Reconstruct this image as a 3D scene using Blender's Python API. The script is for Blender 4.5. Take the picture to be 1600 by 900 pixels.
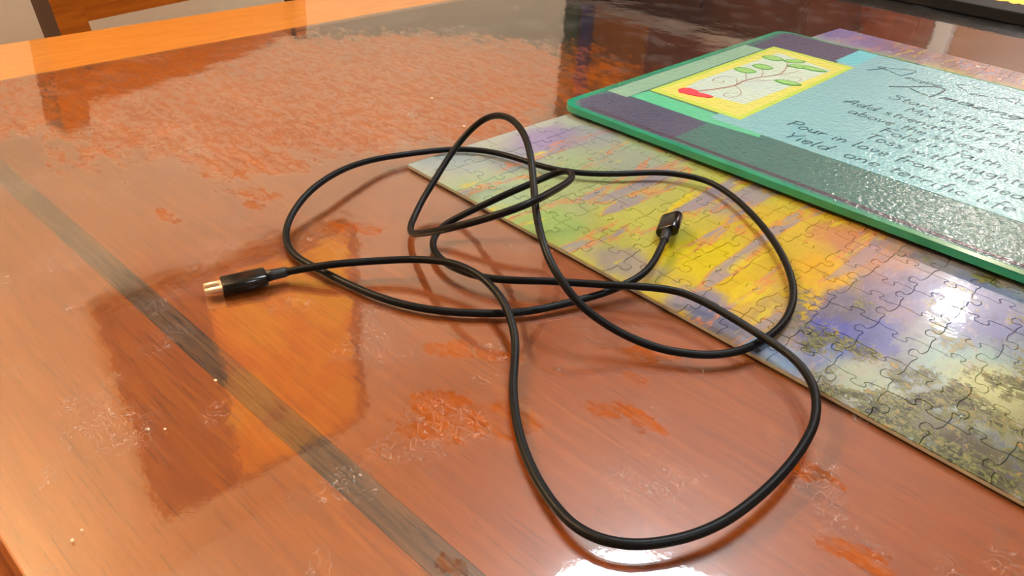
import bpy, bmesh, math, random
from mathutils import Vector, Matrix, Quaternion
from mathutils.noise import noise as pnoise
random.seed(7)
S=bpy.context.scene
for o in list(bpy.data.objects): bpy.data.objects.remove(o)
# ------------------------------------------------------------------ camera
# world frame: origin at the near left corner of the puzzle, +X along its front
# edge, +Y along its left edge, z = 0 on the clear table cover.  Metres.
cam=bpy.data.objects.new('camera',bpy.data.cameras.new('camera'))
S.collection.objects.link(cam); S.camera=cam
cam.location=(0.288587,-0.219218,0.167327); cam.rotation_euler=(0.981815,-0.060787,0.796604)
cam.data.sensor_width=36; cam.data.lens=1160.69/1600*36; cam.data.clip_start=.01
# ------------------------------------------------------------------ world and lamps
W=bpy.data.worlds.new('world'); S.world=W; W.use_nodes=True
W.node_tree.nodes['Background'].inputs[0].default_value=(1,.9,.78,1)
W.node_tree.nodes['Background'].inputs[1].default_value=.35
S.view_settings.view_transform='Standard'; S.view_settings.look='None'
S.view_settings.exposure=0.56; S.view_settings.gamma=1; S.view_settings.use_curve_mapping=False
LAMPS=[ # x, y, z of the glowing glass, radius, emission, colour
 ('ceiling_lamp',(-.13,.80,1.56),.30,21,(.80,.93,1)),
 ('pendant_lamp',(-.14,2.72,1.38),.038,520,(1,.96,.92)),
 ('ceiling_lamp',(1.25,.05,1.60),.13,50,(.82,.93,1)),
 ('added_wall_light',(-1.02,-.72,1.36),.09,145,(1,.74,.45)),  # added out of view to brighten and warm the upper left wall
]
# ------------------------------------------------------------------ helpers
COL=S.collection
TH_T=.0582; TH_G=.0373
def rot2(x,y,a): return (x*math.cos(a)-y*math.sin(a), x*math.sin(a)+y*math.cos(a))
def link(name,me,parent=None):
    o=bpy.data.objects.new(name,me); COL.objects.link(o)
    if parent: o.parent=parent
    return o
def obj(name,bm,mat,parent=None,smooth=False):
    me=bpy.data.meshes.new(name); bm.to_mesh(me); bm.free()
    for m in (mat if isinstance(mat,(list,tuple)) else [mat]): me.materials.append(m)
    if smooth:
        for p in me.polygons: p.use_smooth=True
    return link(name,me,parent)
def empty(name,loc=(0,0,0),rz=0,parent=None):
    o=bpy.data.objects.new(name,None); COL.objects.link(o); o.location=loc; o.rotation_euler=(0,0,rz)
    o.empty_display_size=.02
    if parent: o.parent=parent
    return o
def tag(o,label=None,cat=None,group=None,kind=None):
    for k,v in (('label',label),('category',cat),('group',group),('kind',kind)):
        if v: o[k]=v
    return o
def box(bm,x0,x1,y0,y1,z0,z1,bev=0,M=None):
    r=bmesh.ops.create_cube(bm,size=1)
    vs=r['verts']
    for v in vs: v.co=Vector(((x0+x1)/2+v.co.x*(x1-x0),(y0+y1)/2+v.co.y*(y1-y0),(z0+z1)/2+v.co.z*(z1-z0)))
    if bev:
        es=list({e for v in vs for e in v.link_edges})
        g=bmesh.ops.bevel(bm,geom=es,offset=bev,segments=2,profile=.5,affect='EDGES')
        vs=g['verts'] if not M else list({v for f in g['faces'] for v in f.verts}|{v for v in vs if v.is_valid})
    if M is not None:
        for v in vs:
            if v.is_valid: v.co=M@v.co
    return bm
def bx(*a,**k): return box(bmesh.new(),*a,**k)
def prism(bm,pts,z0,z1,top_z=None):
    """closed prism over a 2-D outline (ccw)"""
    lo=[bm.verts.new((p[0],p[1],z0)) for p in pts]; hi=[bm.verts.new((p[0],p[1],z1)) for p in pts]
    n=len(pts); bm.faces.new(hi); bm.faces.new(lo[::-1])
    for i in range(n): bm.faces.new((lo[i],lo[(i+1)%n],hi[(i+1)%n],hi[i]))
    return bm
def rrect(x0,x1,y0,y1,r,n=8):
    out=[]
    for cx,cy,a0 in ((x1-r,y0+r,-90),(x1-r,y1-r,0),(x0+r,y1-r,90),(x0+r,y0+r,180)):
        for i in range(n+1):
            a=math.radians(a0+90*i/n); out.append((cx+r*math.cos(a),cy+r*math.sin(a)))
    return out
def beam(bm,p0,p1,w,d,side=(0,0,1)):
    """square bar from p0 to p1, w wide along side x dir, d deep"""
    p0=Vector(p0);p1=Vector(p1);t=(p1-p0).normalized();u=Vector(side).cross(t).normalized();v=t.cross(u)
    vs=[]
    for p in (p0,p1):
        for a,b in ((-1,-1),(1,-1),(1,1),(-1,1)): vs.append(bm.verts.new(p+u*a*w/2+v*b*d/2))
    bm.faces.new(vs[3::-1]); bm.faces.new(vs[4:])
    for i in range(4): bm.faces.new((vs[i],vs[(i+1)%4],vs[4+(i+1)%4],vs[4+i]))
    return bm
def catmull(P,n):
    out=[];P=[Vector(p) for p in P];Q=[2*P[0]-P[1]]+P+[2*P[-1]-P[-2]]
    for i in range(1,len(Q)-2):
        a,b,c,d=Q[i-1:i+3]
        for k in range(n):
            t=k/n; out.append(.5*((2*b)+(c-a)*t+(2*a-5*b+4*c-d)*t*t+(3*b-a-3*c+d)*t**3))
    out.append(P[-1]); return out
def smooth(P,it):
    for _ in range(it): P=[P[0]]+[(P[i-1]+2*P[i]+P[i+1])/4 for i in range(1,len(P)-1)]+[P[-1]]
    return P
def tube(bm,P,rad,n=16,prof=None,up0=None,cap=True):
    """sweep; rad number or function of index; prof list of 2-D unit pts"""
    if prof is None: prof=[(math.cos(2*math.pi*i/n),math.sin(2*math.pi*i/n)) for i in range(n)]
    n=len(prof); rings=[]; up=Vector(up0) if up0 else None; tp=None
    for i,p in enumerate(P):
        t=(P[min(i+1,len(P)-1)]-P[max(i-1,0)]).normalized()
        if up is None: up=Vector((0,0,1)) if abs(t.z)<.9 else Vector((1,0,0))
        elif tp is not None: up=tp.rotation_difference(t)@up
        up=(up-t*up.dot(t)).normalized(); s=t.cross(up); tp=t
        r=rad(i) if callable(rad) else rad
        rings.append([bm.verts.new(p+(s*a+up*b)*r) for a,b in prof])
    for i in range(len(rings)-1):
        for k in range(n): bm.faces.new((rings[i][k],rings[i][(k+1)%n],rings[i+1][(k+1)%n],rings[i+1][k]))
    if cap: bm.faces.new(rings[0][::-1]); bm.faces.new(rings[-1])
    return bm
# ------------------------------------------------------------------ node helpers
def lin(c):
    if max(c)>1.001: c=[v/255 for v in c]
    return tuple((v/12.92 if v<=.04045 else ((v+.055)/1.055)**2.4) for v in c)+(1,)
class NT:
    def __init__(s,name):
        s.m=bpy.data.materials.new(name); s.m.use_nodes=True; s.t=s.m.node_tree; s.t.nodes.clear()
        s.out=s.n('ShaderNodeOutputMaterial')
    def n(s,t,**k):
        x=s.t.nodes.new(t)
        for a,b in k.items(): setattr(x,a,b)
        return x
    def put(s,sock,v):
        if isinstance(v,bpy.types.NodeSocket): s.t.links.new(v,sock)
        elif isinstance(v,(tuple,list)) and sock.type=='RGBA' and len(v)==3: sock.default_value=(*v,1)
        else: sock.default_value=v
    def math(s,op,a,b=0,c=0,clamp=False):
        x=s.n('ShaderNodeMath',operation=op,use_clamp=clamp); s.put(x.inputs[0],a); s.put(x.inputs[1],b); s.put(x.inputs[2],c); return x.outputs[0]
    def vmath(s,op,a,b=(0,0,0)):
        x=s.n('ShaderNodeVectorMath',operation=op); s.put(x.inputs[0],a)
        if op=='SCALE': s.put(x.inputs['Scale'],b)
        else: s.put(x.inputs[1],b)
        return x.outputs['Value'] if op in('LENGTH','DOT_PRODUCT') else x.outputs[0]
    def mix(s,f,a,b,blend='MIX'):
        x=s.n('ShaderNodeMix',data_type='RGBA',blend_type=blend); s.put(x.inputs[0],f); s.put(x.inputs[6],a); s.put(x.inputs[7],b); return x.outputs[2]
    def map(s,v,a,b,c=0,d=1,smooth=False):
        x=s.n('ShaderNodeMapRange'); x.interpolation_type='SMOOTHSTEP' if smooth else 'LINEAR'
        s.put(x.inputs[0],v)
        for i,q in enumerate((a,b,c,d)): s.put(x.inputs[i+1],q)
        return x.outputs[0]
    def mapping(s,v,loc=(0,0,0),rot=(0,0,0),sc=(1,1,1),kind='POINT'):
        x=s.n('ShaderNodeMapping',vector_type=kind); s.put(x.inputs[0],v); x.inputs[1].default_value=loc; x.inputs[2].default_value=rot; x.inputs[3].default_value=sc; return x.outputs[0]
    def noise(s,v,scale,detail=4,rough=.5,dist=0,color=False):
        x=s.n('ShaderNodeTexNoise'); s.put(x.inputs['Vector'],v); x.inputs['Scale'].default_value=scale; x.inputs['Detail'].default_value=detail; x.inputs['Roughness'].default_value=rough; x.inputs['Distortion'].default_value=dist
        return x.outputs['Color' if color else 'Fac']
    def pos(s): return s.n('ShaderNodeNewGeometry').outputs['Position']
    def ramp(s,v,stops):
        x=s.n('ShaderNodeValToRGB'); s.put(x.inputs[0],v); e=x.color_ramp.elements
        while len(e)<len(stops): e.new(.5)
        for i,(p,c) in enumerate(stops): e[i].position=p; e[i].color=lin(c)
        return x.outputs[0]
    def bump(s,h,dist,strength=1,normal=None):
        x=s.n('ShaderNodeBump'); x.inputs['Strength'].default_value=strength; x.inputs['Distance'].default_value=dist; s.put(x.inputs['Height'],h)
        if normal is not None: s.put(x.inputs['Normal'],normal)
        return x.outputs[0]
    def pbr(s,col,rough=.5,metal=0,spec=.5,coat=0,coat_rough=.05,normal=None,coat_normal=None,emis=None,estr=0,trans=0,ior=1.45):
        x=s.n('ShaderNodeBsdfPrincipled'); I=x.inputs
        s.put(I['Base Color'],col); s.put(I['Roughness'],rough); s.put(I['Metallic'],metal); s.put(I['Specular IOR Level'],spec)
        s.put(I['Coat Weight'],coat); s.put(I['Coat Roughness'],coat_rough); I['IOR'].default_value=ior
        if normal is not None: s.put(I['Normal'],normal)
        if coat_normal is not None: s.put(I['Coat Normal'],coat_normal)
        if emis: s.put(I['Emission Color'],emis); I['Emission Strength'].default_value=estr
        s.put(I['Transmission Weight'],trans)
        s.t.links.new(x.outputs[0],s.out.inputs[0]); return x
    def blob(s,v,x,y,rx,ry,ang=0,soft=.0):
        """1 inside an ellipse, 0 outside, smooth"""
        m=s.mapping(v,(x,y,0),(0,0,ang),(rx,ry,1),'TEXTURE')
        return s.vmath('LENGTH',s.vmath('MULTIPLY',m,(1,1,0)))
def plain(name,c,rough=.5,**k):
    t=NT(name); t.pbr(lin(c),rough,**k); return t.m
def woodmat(name,c0,c1,axis='X',scale=1,rough=.3,coat=.6,coat_rough=.08):
    t=NT(name); co=t.n('ShaderNodeTexCoord').outputs['Object']
    sc={'X':(1,14,14),'Y':(14,1,14),'Z':(14,14,1)}[axis]
    v=t.mapping(co,sc=tuple(a*scale for a in sc))
    f=t.noise(v,6,6,.65,1.2); g=t.noise(v,40,3,.6)
    f=t.math('ADD',t.math('MULTIPLY',f,.75),t.math('MULTIPLY',g,.25))
    col=t.ramp(f,[(.3,c0),(.7,c1)])
    t.pbr(col,rough,coat=coat,coat_rough=coat_rough,normal=t.bump(g,.0004,.3)); return t.m
# wet-out patches: where the clear cover clings to the wood (world metres)
WET=[(-.19,-.02,.085,.13,.75),(-.13,.10,.16,.10,.95),(-.21,-.12,.05,.09,.4),(-.11,-.035,.075,.055,.7),(-.06,.09,.045,.075,1.0),(-.065,-.062,.03,.025,.6),(-.08,.02,.05,.06,.8),
 (-.045,-.055,.022,.012,.9),(-.0243,-.1151,.0095,.0045,.2),(-.022,-.0756,.017,.006,.75),(-.0096,-.0808,.0085,.004,.5),(.036,-.056,.017,.005,.9),
 (.1319,-.0822,.0085,.0055,.4),(.1436,-.0712,.008,.0055,.4),(.1574,-.1026,.018,.011,.9),(.150,-.100,.011,.007,.5),(.167,-.091,.015,.009,.9),
 (.1951,-.061,.010,.0045,.3),(.188,-.068,.005,.004,.3),(.181,-.0431,.006,.0035,.6),(.175,-.028,.014,.004,.75),(.2477,-.0362,.008,.004,.4),(.2,-.142,.006,.003,.5),(.2725,-.0559,.009,.004,.4)]
def wetmask(t,p):
    """0..1: 1 where the cover clings to the wood"""
    nz=t.noise(t.mapping(p,rot=(0,0,-TH_T),sc=(.8,1.25,1)),85,12,.82,.3); nz2=t.noise(p,24,3,.55)
    dd=t.vmath('SCALE',t.vmath('SUBTRACT',t.noise(p,42,5,.65,color=True),(.5,.5,.5)),.030); p0=p; p=t.vmath('ADD',p,t.vmath('MULTIPLY',dd,(1,1,0)))
    best=None
    for x,y,rx,ry,a in WET:
        d=t.math('SUBTRACT',1,t.blob(p,x,y,rx,ry,a))
        best=d if best is None else t.math('MAXIMUM',best,d)
    best=t.math('MINIMUM',best,.42)
    f=t.math('ADD',best,t.math('MULTIPLY',t.math('SUBTRACT',nz,.5),3.1))
    f=t.math('ADD',f,t.math('MULTIPLY',t.math('SUBTRACT',nz2,.5),.8))
    sp=t.map(t.noise(t.mapping(p0,rot=(0,0,-TH_T),sc=(.7,1.4,1)),150,9,.8,.4),.45,.53,.42,1)
    return t.math('MULTIPLY',t.map(f,.04,.10,0,1),sp)

# ------------------------------------------------------------------ tabletop wood
def tablemat(stripe=False,name='table_wood'):
    t=NT(name); p=t.pos(); q=t.mapping(p,rot=(0,0,-TH_T))
    wet=wetmask(t,p)
    sep=t.n('ShaderNodeSeparateXYZ'); t.put(sep.inputs[0],p)
    v=t.mapping(q,sc=(2.2,30,1))
    f=t.noise(v,9,6,.6,.8)
    fine=t.noise(t.mapping(q,sc=(12,160,1)),6,4,.7)
    pores=t.noise(t.mapping(q,sc=(7,150,1)),6,6,.66,.4)
    tone=t.noise(t.mapping(q,sc=(1,5,1)),4,2,.5)
    if stripe:
        c=t.ramp(f,[(.3,(70,48,32)),(.5,(100,70,46)),(.72,(134,92,54))])
        c=t.mix(t.map(pores,.50,.60,0,.85),c,lin((40,30,24)))
    else:
        c=t.ramp(f,[(.25,(134,64,6)),(.5,(156,80,10)),(.75,(176,98,18))])
        c=t.mix(t.map(tone,.35,.65,0,.5),c,lin((142,64,8)))
        c=t.mix(t.map(pores,.55,.65,0,.6),c,lin((96,46,20)))
    c=t.mix(t.map(fine,.5,.8,0,.25),c,lin((110,56,24)))
    # the wood reads deeper and redder where the cover clings to it
    c=t.mix(t.math('MULTIPLY',wet,.3),c,t.mix(.6,c,lin((172,80,4)),'MIX'))
    t.pbr(c,t.map(wet,0,1,.42,.6),spec=t.map(wet,0,1,.5,.05),coat=t.map(wet,0,1,0.35,0),coat_rough=.09,
          normal=t.bump(fine,.00012,.35))
    return t.m
M_TOP=tablemat(); M_STRIPE=tablemat(True,'inlay_wood')
def rimmat():
    t=NT('rim_wood'); p=t.pos(); q=t.mapping(p,rot=(0,0,-TH_T))
    f=t.noise(t.mapping(q,sc=(30,2.5,1)),9,6,.6,.8); fine=t.noise(t.mapping(q,sc=(60,6,1)),20,3,.6)
    c=t.ramp(f,[(.3,(190,112,30)),(.7,(212,138,48))])
    c=t.mix(t.map(fine,.55,.8,0,.3),c,lin((150,80,30)))
    t.pbr(c,.35,coat=1,coat_rough=.04,coat_normal=t.bump(t.noise(p,60,3),.0003,.2)).inputs['Coat IOR'].default_value=1.9; return t.m
M_RIM=rimmat()
M_EDGE=woodmat('edge_wood',(96,44,12),(160,84,26),'X',1,.3,.4)
M_DARKW=woodmat('dark_wood',(36,20,12),(64,36,20),'Z',1,.35,.4)
def covermat():
    t=NT('clear_vinyl'); g=t.n('ShaderNodeNewGeometry'); p=g.outputs['Position']
    wet=wetmask(t,p)
    h=t.math('ADD',t.noise(p,22,3,.5),t.math('MULTIPLY',t.noise(t.mapping(p,sc=(1,1,1)),180,4,.6),.10))
    # light hairline scratches and a drag of fine scuffs
    w=t.n('ShaderNodeTexWave',wave_type='BANDS'); t.put(w.inputs[0],t.mapping(p,rot=(0,0,.9),sc=(1,1,1))); w.inputs['Scale'].default_value=60; w.inputs['Distortion'].default_value=30; w.inputs['Detail'].default_value=3; w.inputs['Detail Scale'].default_value=2
    scr=t.map(w.outputs['Fac'],.985,1,0,1)
    scr=t.math('MULTIPLY',scr,t.map(t.noise(p,35,2),.55,.62,0,1))
    nrm=t.bump(h,.0011,.22)
    d=t.n('ShaderNodeVectorMath',operation='DOT_PRODUCT'); t.put(d.inputs[0],nrm); t.put(d.inputs[1],g.outputs['Incoming'])
    c=t.math('ABSOLUTE',d.outputs['Value'])
    F=t.math('ADD',.04,t.math('MULTIPLY',.96,t.math('POWER',t.math('SUBTRACT',1,c,clamp=True),5)))
    low=t.math('SUBTRACT',1,t.math('MULTIPLY',wet,1))
    back=g.outputs['Backfacing']
    kf=t.math('ADD',2.0,t.math('MULTIPLY',back,t.math('SUBTRACT',t.math('MULTIPLY',low,4.3),2.0)))
    F=t.math('MULTIPLY',F,kf,clamp=True)
    tr=t.n('ShaderNodeBsdfTransparent'); gl=t.n('ShaderNodeBsdfGlossy'); gl.inputs['Roughness'].default_value=.035; t.put(gl.inputs['Normal'],nrm)
    gl2=t.n('ShaderNodeBsdfGlossy'); gl2.inputs['Roughness'].default_value=.24; t.put(gl2.inputs['Normal'],nrm)
    mg=t.n('ShaderNodeMixShader'); mg.inputs[0].default_value=.12; t.t.links.new(gl.outputs[0],mg.inputs[1]); t.t.links.new(gl2.outputs[0],mg.inputs[2])
    m=t.n('ShaderNodeMixShader'); t.put(m.inputs[0],F); t.t.links.new(tr.outputs[0],m.inputs[1]); t.t.links.new(mg.outputs[0],m.inputs[2])
    df=t.n('ShaderNodeBsdfDiffuse'); df.inputs[0].default_value=(.9,.88,.85,1)
    m2=t.n('ShaderNodeMixShader'); t.put(m2.inputs[0],t.math('MULTIPLY',scr,.22)); t.t.links.new(m.outputs[0],m2.inputs[1]); t.t.links.new(df.outputs[0],m2.inputs[2])
    t.t.links.new(m2.outputs[0],t.out.inputs[0]); return t.m
M_COVER=covermat()
# ------------------------------------------------------------------ room
def wallmat(name,c,c2,sc=3):
    t=NT(name); co=t.pos(); n=t.noise(co,sc,3); t.pbr(t.mix(n,lin(c),lin(c2)),.9,spec=.2,normal=t.bump(t.noise(co,120,3),.001,.15)); return t.m
M_WALL=wallmat('cream_wall_paint',(224,205,176),(214,194,164))
M_TRIM=plain('white_trim_paint',(236,228,222),.35)
M_CEIL=wallmat('white_ceiling_paint',(238,230,220),(230,222,210))
M_FLOOR=woodmat('floor_boards',(70,38,20),(112,66,36),'Y',.4,.4,.3)
XL,XR,YB,YF,ZC,ZF=-1.2,2.6,3.0,-2.3,1.65,-.76
def struct(name,bm,m,parent=None):
    o=obj(name,bm,m,parent)
    if not parent: o['kind']='structure'
    return o
fl=struct('floor',bx(XL-1.7,XR,YF,YB,ZF-.05,ZF-.012),M_DARKW)
n=0
xx=XL-1.7
while xx<XR-.01:
    struct('floor_board',bx(xx+.001,min(xx+.118,XR),YF,YB,ZF-.012,ZF,bev=.0015),M_FLOOR,fl); xx+=.12
struct('ceiling',bx(XL-1.75,XR+.05,YF-.05,YB+.05,ZC,ZC+.05),M_CEIL)
struct('wall_left',bx(XL-.1,XL,YF,1.5,ZF,ZC),M_WALL)
struct('wall_alcove',bx(XL-1.75,XL-1.7,1.4,YB,ZF,ZC),M_WALL)
struct('wall_return',bx(XL-1.7,XL-.1,1.4,1.5,ZF,ZC),M_WALL)
struct('wall_back',bx(XL-1.75,XR+.05,YB,YB+.05,ZF,ZC),wallmat('tan_wall_paint',(196,146,112),(184,134,100)))
wn=struct('window_1',bx(-.47,-.10,2.985,2.999,.70,1.16,bev=.002),M_TRIM)
t_=NT('frosted_lit_glass'); t_.pbr((1,1,1,1),.4,emis=(1,.95,.95,1),estr=2.2); obj('pane',bx(-.45,-.12,2.975,2.986,.72,1.14),t_.m,wn)
for a_ in (-.285,): obj('glazing_bar',bx(a_-.006,a_+.006,2.966,2.976,.72,1.14),M_TRIM,wn)
struct('wall_right',bx(XR,XR+.05,YF,YB,ZF,ZC),M_WALL)
struct('wall_front',bx(XL-.05,XR+.05,YF-.05,YF,ZF,ZC),M_WALL)
struct('baseboard_left',bx(XL,XL+.015,YF,1.5,ZF,ZF+.09,bev=.003),M_TRIM)
# door in the back wall with its casing
dr=empty('door_1',(0,0,0)); dr['kind']='structure'
M_DOOR=woodmat('red_brown_door_wood',(130,56,18),(176,84,34),'Z',.5,.35,.4)
obj('door_leaf',bx(-1.04,-.62,2.96,2.995,ZF+.01,1.25,bev=.003),M_DOOR,dr)
for (z0,z1) in ((-.62,-.05),(.08,.52),(.62,1.1)): obj('door_panel',bx(-.98,-.68,2.945,2.962,z0,z1,bev=.006),M_DOOR,dr)
obj('door_casing',bx(-1.125,-1.04,2.94,2.999,ZF,1.33,bev=.006),M_TRIM,dr)
obj('door_casing',bx(-.62,-.56,2.94,2.999,ZF,1.33,bev=.006),M_TRIM,dr)
obj('door_casing',bx(-1.125,-.56,2.935,2.999,1.25,1.33,bev=.006),M_TRIM,dr)
# ------------------------------------------------------------------ lamps of the room, plus one added to light the left wall
M_LMETAL=plain('brushed_lamp_metal',(150,140,128),.35,metal=1)
def lathe(bm,prof,n=40,c=(0,0,0)):
    rings=[]
    for r,z in prof:
        if r<1e-6: rings.append([bm.verts.new((c[0],c[1],c[2]+z))])
        else: rings.append([bm.verts.new((c[0]+r*math.cos(2*math.pi*k/n),c[1]+r*math.sin(2*math.pi*k/n),c[2]+z)) for k in range(n)])
    for a,b in zip(rings,rings[1:]):
        for k in range(n):
            k2=(k+1)%n
            if len(a)==1: bm.faces.new((a[0],b[k],b[k2]))
            elif len(b)==1: bm.faces.new((a[k],b[0],a[k2]))
            else: bm.faces.new((a[k],b[k],b[k2],a[k2]))
    bmesh.ops.recalc_face_normals(bm,faces=bm.faces); return bm
for i,(nm,(x,y,z),r,e,c) in enumerate(LAMPS):
    root=empty(nm,(x,y,ZC))
    if nm=='added_wall_light':
        root.location=(XL,y,z); t=NT('glowing_glass'); t.pbr((1,1,1,1),.3,emis=(*c,1),estr=e)
        g=lathe(bmesh.new(),[(0,-.10),(.05,-.095),(.085,-.05),(.09,0),(.08,.05),(.045,.09),(0,.10)],32,c=(.18,0,0)); obj('glass_shade',g,t.m,root,True)
        obj('arm',tube(bmesh.new(),[Vector((.004,0,-.12)),Vector((.10,0,-.13)),Vector((.18,0,-.12)),Vector((.18,0,-.09))],.008,10),M_LMETAL,root,True)
        obj('wall_plate',bx(.0005,.012,-.04,.04,-.17,-.07,bev=.003),M_LMETAL,root)
        tag(root,'added out-of-view glass light on a metal arm that brightens the cream left wall','lamp'); continue
    t=NT('glowing_glass'); t.pbr((1,1,1,1),.3,emis=(*c,1),estr=e)
    h=ZC-z
    dome=lathe(bmesh.new(),[(r*math.cos(a),-h+ .02 - min(h*.6,r*.5)*math.sin(a)+.0) for a in [math.pi/2*k/10 for k in range(11)]])
    obj('glass_shade',dome,t.m,root,True)
    if nm=='pendant_lamp':
        obj('stem',lathe(bmesh.new(),[(0,-h+.05),(.006,-h+.05),(.006,-.01),(0,-.01)],12),M_LMETAL,root,True)
        obj('shade_cap',lathe(bmesh.new(),[(r*1.02,-h+.021),(r*.7,-h+.05),(.01,-h+.07),(0,-h+.07)],32),M_LMETAL,root,True)
        obj('ceiling_rose',lathe(bmesh.new(),[(0,-.02),(.05,-.02),(.05,0),(0,0)],32),M_LMETAL,root)
    else:
        obj('base_ring',lathe(bmesh.new(),[(r*.9,0),(r*1.04,0),(r*1.04,-h+.012),(r*.99,-h+.012),(r*.9,0)],40),M_LMETAL,root)
    tag(root,['large white glass dome lamp on the ceiling above the table','small hanging lamp with a lit glass shade near the back wall','small round lamp on the ceiling beyond the right end of the table'][i],'lamp')
# ------------------------------------------------------------------ hutch, picture, chair
hu=empty('china_hutch',(-1.95,2.75,ZF))
tag(hu,'tall brown wooden hutch standing against the back wall','cabinet')
M_HD=woodmat('dark_brown_hutch_wood',(84,40,16),(120,62,28),'X',.5,.3,.5)
M_HR=woodmat('reddish_hutch_wood',(150,70,30),(190,100,52),'Z',.5,.4,.3)
def hb(name,x0,x1,y0,y1,z0,z1,m,bev=.004,par=None): return obj(name,bx(x0+1.95,x1+1.95,y0-2.75,y1-2.75,z0-ZF,z1-ZF,bev=bev),m,par or hu)
hb('base_cabinet',-2.62,-.90,2.46,2.99,ZF,.56,M_HD)
for k in range(4):
    d=hb('cabinet_door',-2.59+k*.425,-2.18+k*.425,2.44,2.462,ZF+.08,.5,M_HD,.006)
    obj('knob',lathe(bmesh.new(),[(0,.0),(.012,.0),(.016,.012),(0,.02)],16,c=(-2.22+1.95+k*.425,2.43-2.75,.9)),M_LMETAL,d,True)
hb('countertop',-2.65,-.88,2.42,2.99,.556,.604,plain('pale_counter_edge',(250,226,206),.3),.008)
hb('back_board',-2.30,-.92,2.9,2.99,.60,1.45,M_HR)
hb('upper_case',-1.655,-.92,2.63,2.9,.66,1.45,M_HD)
hb('upper_door',-1.65,-1.29,2.6,2.63,.60,1.4,M_HR,.006); hb('upper_door',-1.28,-.93,2.6,2.63,.60,1.4,M_HR,.006)
hb('orange_panel',-1.97,-1.66,2.6,2.64,.60,1.42,woodmat('orange_panel_wood',(236,120,14),(255,160,30),'Z',.5,.3,.4),.004)
hb('blue_curtain',-2.10,-1.99,2.66,2.7,.60,1.42,plain('slate_blue_cloth',(120,112,190),.8),.004)
hb('green_curtain',-2.20,-2.14,2.66,2.7,.60,1.42,plain('dull_green_cloth',(120,150,100),.8),.004)
# framed picture on the left wall
pc=empty('framed_picture',(XL,.4,.79)); tag(pc,'framed yellow and amber picture with a dark brown side panel on the left wall','picture')
def picmat():
    t=NT('yellow_amber_canvas'); co=t.n('ShaderNodeTexCoord').outputs['Object']
    n=t.noise(co,5,4,.6,.6); c=t.ramp(n,[(.3,(226,104,8)),(.48,(250,150,10)),(.62,(255,190,20)),(.78,(240,120,14))])
    t.pbr(c,.6); return t.m
def pic2():
    t=NT('dark_brown_panel'); co=t.n('ShaderNodeTexCoord').outputs['Object']
    n=t.noise(co,9,5,.6,1); c=t.ramp(n,[(.35,(22,8,3)),(.62,(40,18,8)),(.76,(110,72,56))])
    t.pbr(c,.6); return t.m
M_FR=plain('brown_frame_wood',(86,46,20),.4)
obj('dark_panel',bx(.004,.02,-.3,-.085,.02,.65),pic2(),pc); obj('canvas',bx(.004,.02,-.085,.295,.02,.65),picmat(),pc)
obj('backing_board',bx(.0,.004,-.31,.315,.005,.665),M_FR,pc)
for a in ((-.318,.322,.0,.02),(-.318,.322,.65,.67)): obj('frame_rail',bx(.001,.028,a[0],a[1],a[2],a[3],bev=.003),M_FR,pc)
obj('frame_rail',bx(.001,.028,-.318,-.305,.02,.65,bev=.003),M_FR,pc); obj('frame_rail',bx(.001,.028,.293,.322,.02,.65,bev=.003),M_FR,pc)
# chair behind the far end of the table
ch=empty('dining_chair',(-.66,.19,ZF),-math.atan2(-.095,.34)-0)
tag(ch,'amber wooden dining chair with dark side faces behind the far table edge','chair')
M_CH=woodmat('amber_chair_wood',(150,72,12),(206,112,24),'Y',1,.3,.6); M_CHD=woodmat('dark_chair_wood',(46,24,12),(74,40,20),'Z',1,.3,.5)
# local: +Y along the back, +X towards the table
def stile(y,lean):
    bm=bmesh.new(); wd=.034 if y<0 else .022
    beam(bm,(0,y,0),(0,y,.46),.034,wd,(0,1,0)); beam(bm,(0,y,.45),(-.035,y+lean,.945 if y<0 else .915),.034,wd,(0,1,0))
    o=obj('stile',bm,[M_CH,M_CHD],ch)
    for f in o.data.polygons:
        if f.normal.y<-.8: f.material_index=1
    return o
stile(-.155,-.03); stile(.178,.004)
bm=bmesh.new(); NN=14
fr=[];
for i in range(NN+1):
    u=i/NN; y=-.168+u*.35; bow=-.035*math.sin(math.pi*u)*0
    zt=.922-.014*u+ .010*math.sin(math.pi*u); zb=.69
    fr.append((y,zt,zb))
vs=[]
for y,zt,zb in fr:
    xt=-.037; xb=-.018
    vs.append([bm.verts.new((xt+.010,y,zt)),bm.verts.new((xb+.010,y,zb)),bm.verts.new((xb-.010,y,zb)),bm.verts.new((xt-.010,y,zt))])
for a,b in zip(vs,vs[1:]):
    for k in range(4): bm.faces.new((a[k],a[(k+1)%4],b[(k+1)%4],b[k]))
bm.faces.new(vs[0][::-1]); bm.faces.new(vs[-1]); bmesh.ops.recalc_face_normals(bm,faces=bm.faces)
obj('backrest',bm,M_CH,ch)
obj('lower_rail',bx(-.012,.008,-.14,.165,.52,.56,bev=.003),M_CH,ch)
obj('seat',bx(-.01,.40,-.19,.215,.44,.465,bev=.006),M_CH,ch)
for y in (-.17,.19): obj('leg',bx(.355,.39,y-.017,y+.017,0,.44,bev=.003),M_CH,ch)
obj('side_rail',bx(.02,.36,-.165,-.145,.38,.44),M_CHD,ch); obj('side_rail',bx(.02,.36,.175,.195,.38,.44),M_CHD,ch)

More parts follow.
